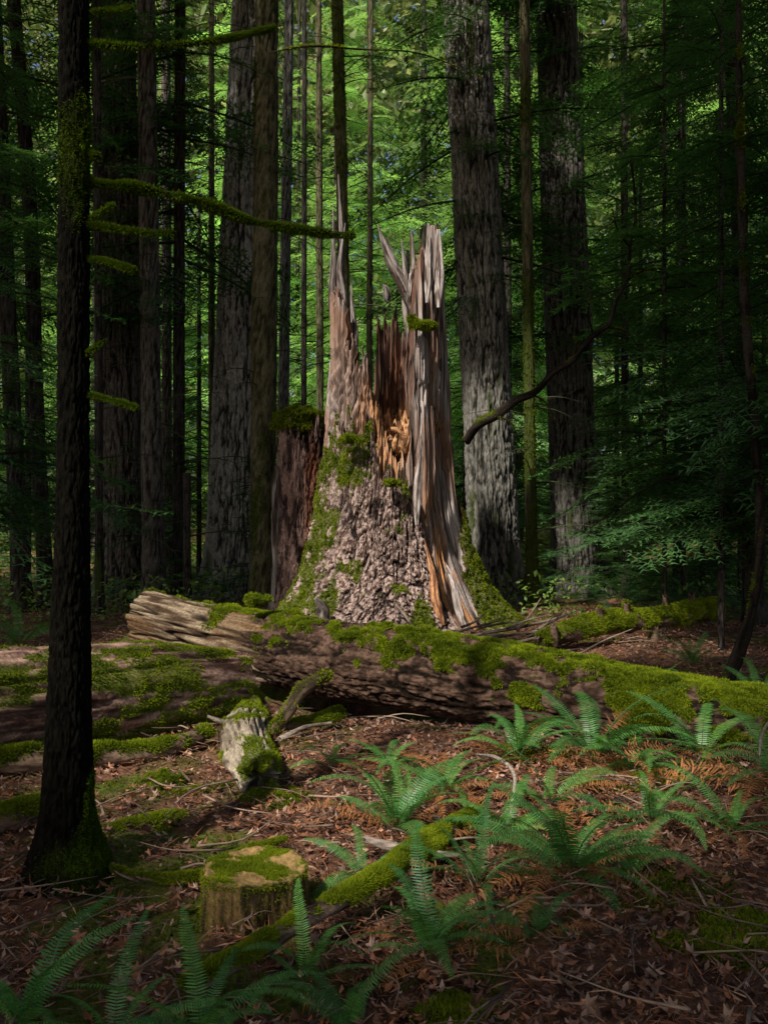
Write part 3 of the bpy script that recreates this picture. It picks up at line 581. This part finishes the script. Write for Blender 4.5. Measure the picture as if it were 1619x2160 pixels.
def twigs_mesh(seed, H, r0, n, zmin=1.0):
    r = np.random.default_rng(seed); P = []
    for i in range(n):
        z = r.uniform(zmin, H); a = r.random()*6.3; L = r.uniform(.3, 1.5); d = np.array([math.cos(a), math.sin(a), r.uniform(-.25, .25)])
        p0 = np.array([0, 0, z]); p = [p0, p0+d*L*.5+[0, 0, .04], p0+d*L+[r.normal(0, .1), r.normal(0, .1), -.12]]
        l = limb(p, [.012, .008, .002], 4, 6); P.append((l['V'], l['F'], np.array([.05, .055, .025])*r.uniform(.6, 1.5)))
        for q in range(2):
            pp = p0+d*L*r.uniform(.3, .8); dd = d+r.normal(0, .5, 3); l = limb([pp, pp+dd*L*.3], [.005, .0015], 3, 3); P.append((l['V'], l['F'], [.045, .045, .025]))
    V, F, C = merge(P); ob = mk("tw", V, F, M_TWIG, C); me = ob.data; bpy.data.objects.remove(ob); return me
TWG = [twigs_mesh(s, 13, .1, 46) for s in (1, 2, 3)]
def tree(px, d, wpx, px_top=None, H=19, kind=None, seed=0, name="fir_tree", label="tall conifer trunk with furrowed grey bark", moss=.0, cols=([.025, .02, .018], [.15, .13, .115]), nt=0, crown=None, tw=True, flare=1.0, mids=(), rot=None, k=1.7, ts=.03, cs=1.0):
    r0 = wpx/2/F_PX*d; x0 = WX(px, d); zt = CAM_H+1080/F_PX*d
    x1 = WX(px if px_top is None else px_top, d); slope = (x1-x0)/zt
    o = (x0, d, float(G(x0, d))); root = link(name, None, None, o); tag(root, label, "tree")
    zs = [-.15, .25, .9, 2.2]+[H*.35, H*.6, H]; rs = [r0*(1+.75*flare), r0*(1+.32*flare), r0*(1+.10*flare), r0*1.03, r0*.96, r0*.86, r0*.55]
    pts = np.array([[x0+slope*z, d, o[2]+z] for z in zs])
    for (i, dx) in mids: pts[i, 0] += dx
    big = r0 > .25
    V, F, C = trunk_mesh(pts, rs, 220 if big else 36, 460 if big else 200, seed, .075 if big else r0*.25, k if big else 3, cols, moss, nt, ts)
    mk("trunk", V, F, M_BARK, C, parent=root, origin=o)
    rr = np.random.default_rng(seed)
    if crown is not None:
        c = link("crown", crown, root); c.rotation_euler = (0, 0, rr.random()*6.3 if rot is None else rot); c.location = (slope*5, 0, 0); c.scale = (cs, cs, 1)
    if tw: c = link("dead_branches", TWG[seed % 3], root); c.rotation_euler = (0, 0, rr.random()*6.3); c.location = (slope*5, 0, 0); c["kind"] = "stuff"  # tree part: separate dead twigs merged into one mesh, only tagged as stuff
    return root
GREY = ([.035, .033, .029], [.42, .40, .36]); GR2 = ([.025, .023, .020], [.24, .225, .195]); GR3 = ([.014, .013, .011], [.12, .11, .095]); BRN = ([.018, .015, .013], [.15, .13, .11]); MSY = ([.03, .03, .015], [.14, .125, .07]); DRK = ([.010, .009, .008], [.065, .055, .046])
tree(48, 14, 34, -15, cols=DRK, seed=1, crown=CR_H[1], label="slim dark trunk leaning slightly among firs")
tree(100, 14.5, 28, 25, cols=DRK, seed=2, moss=.1, label="slender curved dark trunk", mids=((4, .1),))
tree(258, 15.6, 92, 240, cols=BRN, seed=3, crown=CR_H[0], label="broad old fir trunk with deeply furrowed bark")
tree(325, 14.4, 40, 308, cols=BRN, seed=4, label="straight brown trunk close beside a broader fir", moss=.05)
tree(353, 18.5, 20, 350, cols=BRN, seed=5); tree(376, 15, 24, 380, cols=DRK, seed=6, crown=CR_H[1]); tree(447, 18, 13, 446, cols=MSY, seed=7)
tree(210, 13.6, 16, 205, cols=DRK, seed=71)
tree(488, 16.6, 106, 540, cols=GREY, seed=8, label="massive grey fir trunk with flared base", flare=1.1)
tree(553, 14.8, 50, 563, cols=MSY, seed=9, moss=.12, label="dark mossy trunk standing before a massive fir", flare=.3, nt=4000, ts=.03)
tree(592, 19, 22, 610, cols=GR2, seed=10); tree(640, 21, 12, 642, cols=DRK, seed=11); tree(676, 22, 15, 672, cols=MSY, seed=12)
tree(742, 14.2, 24, 711, cols=MSY, seed=13, moss=.3, nt=6000, label="slender moss coated hemlock behind the broken stump")
tree(776, 22, 12, 782, cols=MSY, seed=14)
tree(1048, 15.8, 100, 982, cols=GR2, seed=15, crown=CR_H[1], rot=2.2, label="massive pale grey fir with mossy base", moss=.12, flare=1.0)
tree(1073, 22, 15, 1068, cols=DRK, seed=16); tree(1122, 14.5, 22, 1105, cols=MSY, seed=17, moss=.35, nt=5000, label="thin moss wrapped trunk beside firs")
tree(1218, 17.2, 92, 1172, cols=GR3, seed=18, crown=CR_H[0], rot=.4, label="large dark fir with ridged spreading base", flare=1.1)
tree(1318, 16.5, 15, 1315, cols=DRK, seed=19); tree(1428, 18, 18, 1440, cols=DRK, seed=20, crown=CR_H[1])
tree(1590, 12.5, 34, 1540, cols=DRK, seed=21, crown=CR_H[0], label="dark conifer trunk draped in drooping boughs")
tree(395, 14.2, 14, 392, H=2.2, cols=DRK, seed=75, tw=False, label="short broken dead pole", name="dead_tree")
for i, (px, d, w_) in enumerate(((1400, 11.5, 9), (1520, 10.2, 12), (1680, 8.6, 16), (1300, 21, 10), (1440, 15.5, 10), (1560, 15, 10), (60, 17, 12), (-40, 10.5, 14), (420, 20.5, 10), (860, 25, 10), (980, 20.5, 10), (150, 21, 10), (560, 24, 10), (1120, 21.5, 10), (1350, 18, 10), (300, 24, 10), (1760, 11, 20), (1480, 18, 9), (1610, 19, 9), (230, 18.5, 9))):
    r = tree(px, d, w_, H=9, cols=DRK, seed=100+i, crown=CR_U[i % 3], tw=(i % 3 == 0), name="hemlock_tree", label="young hemlock with layered drooping green boughs", flare=.3, cs=1.1)
    r["group"] = "understory hemlocks"
for i in range(56):
    d = rng.uniform(14.5, 27); px = rng.uniform(-50, 1670)
    if i >= 34: px = rng.uniform(1240, 1680); d = rng.uniform(12.5, 22)
    if 560 < px < 1000 and d < 19: d += 6
    s = rng.uniform(.6, 1.15); o = (WX(px, d), d, float(G(WX(px, d), d))); r = link("hemlock_sapling", None, None, o); r.scale = (s, s, s); r.rotation_euler = (0, 0, rng.random()*6)
    tag(r, "small hemlock sapling on shaded forest floor", "sapling", "hemlock saplings")
    link("crown", CR_S[i % 2], r)
    if i == 0:
        l = limb([(0, 0, -.1), (0, 0, 1.5), (0, 0, 3)], [.022, .016, .004], 8, 12); tmp = mk("stem", l['V'], l['F'], M_TWIG, np.full(l['V'].shape, .05), parent=r); SAPT = tmp.data
    else: link("stem", SAPT, r)
l = []
for s in (0, 1, 2):
    V, F, C = trunk_mesh(np.array([[0, 0, -.2], [0.05*s, 0, 8], [0, 0, 24]]), [.24-.06*s, .18-.04*s, .06], 24, 80, 300+s, .03, 1.5, DRK, .15)
    q = mk("tk", V, F, M_BARK, C); l.append(q.data); bpy.data.objects.remove(q)
n_f = 0
while n_f < 64:
    d = 26+32*rng.random()**.9; x = rng.uniform(-1, 1)*(3+d*.50)
    o = (x, d, float(G(x, d))); r = link("distant_conifer", None, None, o); s = rng.uniform(.8, 1.25); r.scale = (s, s, s*1.1); r.rotation_euler = (0, 0, rng.random()*6)
    tag(r, "sunlit conifer deep in the forest, glow also painted into its needles", "tree", "distant conifers"); link("trunk", l[n_f % 3], r)
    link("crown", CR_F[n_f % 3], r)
    n_f += 1

leafv = np.array([[-.5, 0, 0], [-.1, .28, .04], [.5, 0, -.06], [-.1, -.28, .04]]); leaff = np.array([[0, 1, 2, 3]])
nb, per = 760, 230
az = rng.uniform(-math.pi, math.pi, nb); az[:700] = rng.uniform(-.50, .50, 700)
rd = rng.uniform(46, 78, nb); zc = rng.uniform(0, 1, nb)**.85*44; cx, cyy = rd*np.sin(az), rd*np.cos(az)
P = np.stack([cx, cyy, zc], 1)[:, None]+rng.normal(0, 1, (nb, per, 3))*np.array([2.3, 2.3, 1.5]); P = P.reshape(-1, 3); n = len(P)
cb = np.repeat(mixc([.24, .38, .14], [.78, .82, .48], rng.random(nb)**1.3), per, 0)*rng.uniform(.6, 1.2, (n, 1))  # pale leaf colours stand in for haze and sun glow
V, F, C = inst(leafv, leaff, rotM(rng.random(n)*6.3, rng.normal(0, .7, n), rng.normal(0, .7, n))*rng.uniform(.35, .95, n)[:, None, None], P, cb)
o = mk("distant_foliage", V, F, M_NEEDLE_SUNPAINT, C, False); o["kind"] = "stuff"; o["label"] = "sunlit mass of distant maple and conifer foliage, haze and glow painted into its colours"
# unseen canopy added to block sun; leaves removed where sunlight should land
n = 165000
P = np.stack([rng.uniform(-27, 9.5, n), rng.uniform(-21, 8.0, n), rng.uniform(14.5, 19, n)], 1)
lit = [((.1, 12, z_), 1.55) for z_ in (.2, 1.2, 2.2, 3.2, 4.2, 5.2)]+[((-1.9, 8.8, .7), .85), ((-.9, 8, .6), .95), ((0.2, 7.3, .5), .95), ((1.1, 6.9, .5), .85), ((2.0, 6.6, .5), .7), ((2.8, 6.2, .4), .4), ((-1.2, 5.8, .2), .75), ((-.4, 5.9, .1), .9), ((-.2, 4.9, .1), .7), ((1.0, 4.4, .4), .5), ((1.5, 5.3, .4), .5), ((.5, 5.4, .3), .6), ((0.1, 4.2, .2), .45), ((3.0, 10.4, .4), .85), ((2.3, 10, .3), .6), ((-2.1, 6.6, .4), .65), ((-2.6, 9.5, .3), .4), ((0.1, 3.7, 0), .3), ((-2.6, 6.1, .5), .5), ((-1.0, 4.6, 0), .3), ((-.55, 3.6, .2), .25)]
kp = np.ones(n)
for c, R in lit:
    v_ = P-np.array(c); t = v_@SUN; dist = np.linalg.norm(v_-t[:, None]*SUN, axis=1); kp = np.minimum(kp, sst(1.0, 1.85, dist/R))
P = P[rng.random(n) < kp]; n = len(P)
V, F, C = inst(leafv, leaff, rotM(rng.random(n)*6.3, rng.normal(0, .5, n), rng.normal(0, .5, n))*rng.uniform(.3, .62, n)[:, None, None], P, np.array([.05, .10, .02])*rng.uniform(.6, 1.3, (n, 1)))
o = mk("gapped_shade_canopy", V, F, M_NEEDLE, C, False); o["kind"] = "stuff"; o["label"] = "unseen conifer foliage overhead, gaps cut to aim the sunlight"
n = 90000
y = rng.uniform(12.5, 48, n); x = rng.uniform(-1, 1, n)*(2+y*.5); ok = (fbm(x*.5, y*.5, 0, 77) > .45)&~((np.hypot(x-SC[0], y-SC[1]) < 2.2)); x, y = x[ok], y[ok]; n = len(x)
P = np.stack([x, y, G(x, y)+rng.random(n)**1.6*.6], 1)
V, F, C = inst(leafv, leaff, rotM(rng.random(n)*6.3, rng.normal(0, .5, n), rng.normal(0, .5, n))*rng.uniform(.05, .14, n)[:, None, None], P, mixc([.06, .12, .025], [.20, .29, .05], rng.random(n)))
o = mk("undergrowth", V, F, M_NEEDLE, C, False); o["kind"] = "stuff"; o["label"] = "low leafy green undergrowth between the trunks"

# ------------------------------------------------------------------ young mossy tree close by
def near_tree():
    d = 3.95; x0 = WX(142, d); o = (x0, d, float(G(x0, d))); root = link("mossy_tree", None, None, o); tag(root, "slender dark tree with moss covered bark and dead limbs", "tree")
    zs = [-.1, .06, .2, .45, .9, 1.6, 3, 5, 10]; rs = [.24, .165, .122, .102, .086, .070, .064, .057, .03]; dx = [0, 0, .0, .005, .012, .024, .03, .03, .05]
    pts = [[x0+q, d, z] for z, q in zip(zs, dx)]
    V, F, C = trunk_mesh(pts, rs, 140, 700, 333, .018, 5, ([.003, .0026, .002], [.014, .012, .008]), .12, 32000, .012, .3)
    nb_ = 704*140; C = C.copy(); C[:nb_] *= .5; C[nb_:] *= [.75, 1.0, .9]
    mk("trunk", V, F, M_BARK, C, parent=root, origin=o)
    BR = [([(165, 382, 3.95), (300, 398, 4.0), (420, 425, 4.05), (520, 463, 4.1), (640, 486, 4.15), (745, 496, 4.2)], .014, 9000), ([(165, 92, 3.95), (330, 97, 4.0), (470, 82, 4.1), (575, 58, 4.2)], .008, 5500), ([(165, 34, 3.95), (230, 22, 3.95), (275, 18, 3.9)], .008, 1500),
          ([(160, 470, 3.95), (235, 480, 3.92), (300, 490, 3.88), (365, 490, 3.85)], .010, 3400), ([(160, 540, 3.95), (230, 553, 3.92), (282, 570, 3.88)], .008, 2200), ([(160, 480, 3.95), (210, 450, 3.93), (238, 432, 3.9)], .008, 900), ([(160, 828, 3.95), (230, 842, 3.92), (285, 858, 3.88)], .007, 1700),
          ([(155, 760, 3.95), (195, 738, 3.92), (222, 718, 3.9)], .005, 500), ([(160, 325, 3.95), (190, 328, 3.94), (206, 330, 3.93)], .010, 400)]
    for i, (q, r0, nt) in enumerate(BR):
        part_limb(root, o, "branch", [W(*p) for p in q], np.linspace(r0, r0*.6, len(q)), 340+i*5, nt, ([.010, .012, .005], [.03, .05, .010]), .016, -.1, np.array([.10, .155, .012]))
    part_limb(root, o, "branch", [W(*p) for p in [(575, 110, 4.2), (640, 98, 4.25), (760, 104, 4.3), (880, 112, 4.4), (1010, 160, 4.5)]], [.004, .005, .004, .003, .001], 399, 300, ([.02, .02, .01], [.06, .06, .03]), .010)
    c = link("crown", CR_S[0], root); c.location = (0, 0, 9.0); c.scale = (.6, .6, .6)
near_tree()
simple([W(1528, 1450, 8.0), W(1560, 1370, 8.0), W(1592, 1250, 8.05), W(1602, 1100, 8.1), W(1590, 900, 8.2), W(1570, 650, 8.3), W(1560, 300, 8.4), W(1555, -200, 8.5)], [.06, .055, .05, .05, .045, .04, .035, .02], "dark curved sapling trunk bending up from the soil", 970, .2, 1500, .02, name="bent_sapling", cat="tree", nseg=20, ns=160, cbase=([.010, .008, .006], [.04, .032, .024]))

# ------------------------------------------------------------------ sword ferns
def frond(r, L, az, e0, curl, dead=False):
    n = 30; t = np.linspace(0, 1, n); e = math.radians(e0)-math.radians(curl)*t**1.15
    ds = L/n; hx = np.cumsum(np.cos(e))*ds; hzz = np.cumsum(np.sin(e))*ds; wob = .08*L*np.sin(t*3+r.random()*6)*t
    A = np.array([math.cos(az), math.sin(az), 0]); B = np.array([-A[1], A[0], 0])
    P = A*hx[:, None]+B*wob[:, None]+np.array([0, 0, 1])*hzz[:, None]
    T = np.gradient(P, axis=0); T /= np.linalg.norm(T, axis=1)[:, None]
    tw_ = r.normal(0, .36); Bn = B*math.cos(tw_)+np.cross(T, B)*math.sin(tw_); Nn = np.cross(T, Bn)
    m = 42; tt = np.linspace(.13, .985, m); ti = tt*(n-1); i0 = np.floor(ti).astype(int).clip(0, n-2); f = (ti-i0)[:, None]
    p = P[i0]*(1-f)+P[i0+1]*f; T_, B_, N_ = T[i0], Bn[i0], Nn[i0]
    prof = np.minimum(1, .55+tt*2.2)*(1-tt**2.6)**.8
    w0 = .086*L*prof+.004
    vs = []; cs = []
    gc = np.array([.36, .15, .055]) if dead else mixc([.040, .155, .036], [.13, .32, .062], np.array(r.random()))
    for sg in (-1, 1):
        dr = sg*B_*.96+T_*.25+np.array([0, 0, -.12]); dr = dr+r.normal(0, .04 if not dead else .3, (m, 3)); l_ = w0[:, None]*r.uniform(.88, 1.08, (m, 1))
        hw = T_*(L*.85/m*.38)
        a0 = p-hw*.7; a1 = p+hw*.9; b0 = p+dr*l_*.5-hw*.85+T_*l_*.03; b1 = p+dr*l_*.5+hw*.75+T_*l_*.03; tip = p+dr*l_+T_*l_*.14+np.array([0, 0, -.12])*l_
        vs.append(np.stack([a0, b0, tip, b1, a1], 1)); c = gc*r.uniform(.7, 1.25, (m, 1)); cs.append(np.repeat(c[:, None], 5, 1))
    V = np.concatenate(vs).reshape(-1, 3); F = np.arange(len(V)).reshape(-1, 5)
    rc = limb(P[::3], np.linspace(.0045, .001, len(P[::3]))*L, 4, 14)
    return [(V, F, np.concatenate(cs).reshape(-1, 3)), (rc['V'], rc['F'], [.12, .06, .025] if dead else [.11, .14, .03])]
def fern(px, py, L, n, seed, dead=4, spread=None):
    r = np.random.default_rng(seed); d = 2992/(py-1080); x = WX(px, d); o = (x, d, float(G(x, d))+.01)
    def bunch(k, e, cu, dd):
        P = []
        for i in range(k):
            az = (i+r.uniform(-.45, .45))/k*2*math.pi
            P += frond(r, L*r.uniform(.6, 1.12), az, r.uniform(*e), r.uniform(*cu), dd)
        return merge(P)
    V, F, C = bunch(n, (38, 82), (55, 112), False); ob = mk("sword_fern", V, F, M_FERN, C, False); ob.location = o
    tag(ob, "sword fern clump with arching dark green fronds", "fern", "sword ferns")
    if dead:
        V, F, C = bunch(dead, (15, 45), (50, 90), True); q = mk("dead_fronds", V, F, M_LITTER, C, False, parent=ob)
        ob["label"] = "sword fern clump with green and withered brown fronds"
for a_ in ((1205, 1850, .70, 22, 1, 9), (835, 1760, .60, 15, 2, 8), (905, 2010, .54, 13, 3, 3), (45, 2170, .48, 11, 4, 0), (420, 2200, .45, 10, 5, 0), (1090, 1625, .68, 12, 6, 10), (1250, 1625, .76, 15, 7, 9), (1640, 1700, .85, 15, 8, 6), (1010, 1880, .50, 12, 9, 4), (1370, 1745, .50, 11, 10, 8), (1480, 1610, .62, 11, 11, 6),
           (700, 1640, .35, 6, 12, 6), (730, 2150, .44, 11, 13, 0), (1600, 1480, .6, 9, 14, 0), (40, 1390, .8, 10, 15, 0), (640, 2060, .40, 7, 16, 0), (1300, 1335, .7, 9, 17, 0), (240, 2200, .42, 8, 18, 0), (940, 1690, .54, 12, 19, 8), (1460, 1420, .6, 9, 20, 0), (1370, 1480, .5, 9, 21, 0), (1130, 1980, .36, 7, 22, 3),
           (1340, 1640, .60, 11, 23, 9), (1160, 1710, .48, 9, 24, 10), (1060, 1770, .48, 9, 25, 8), (1540, 1760, .5, 9, 26, 5), (820, 1640, .4, 8, 27, 8), (1320, 1850, .38, 7, 28, 4), (770, 1850, .34, 7, 29, 2)):
    fern(*a_)
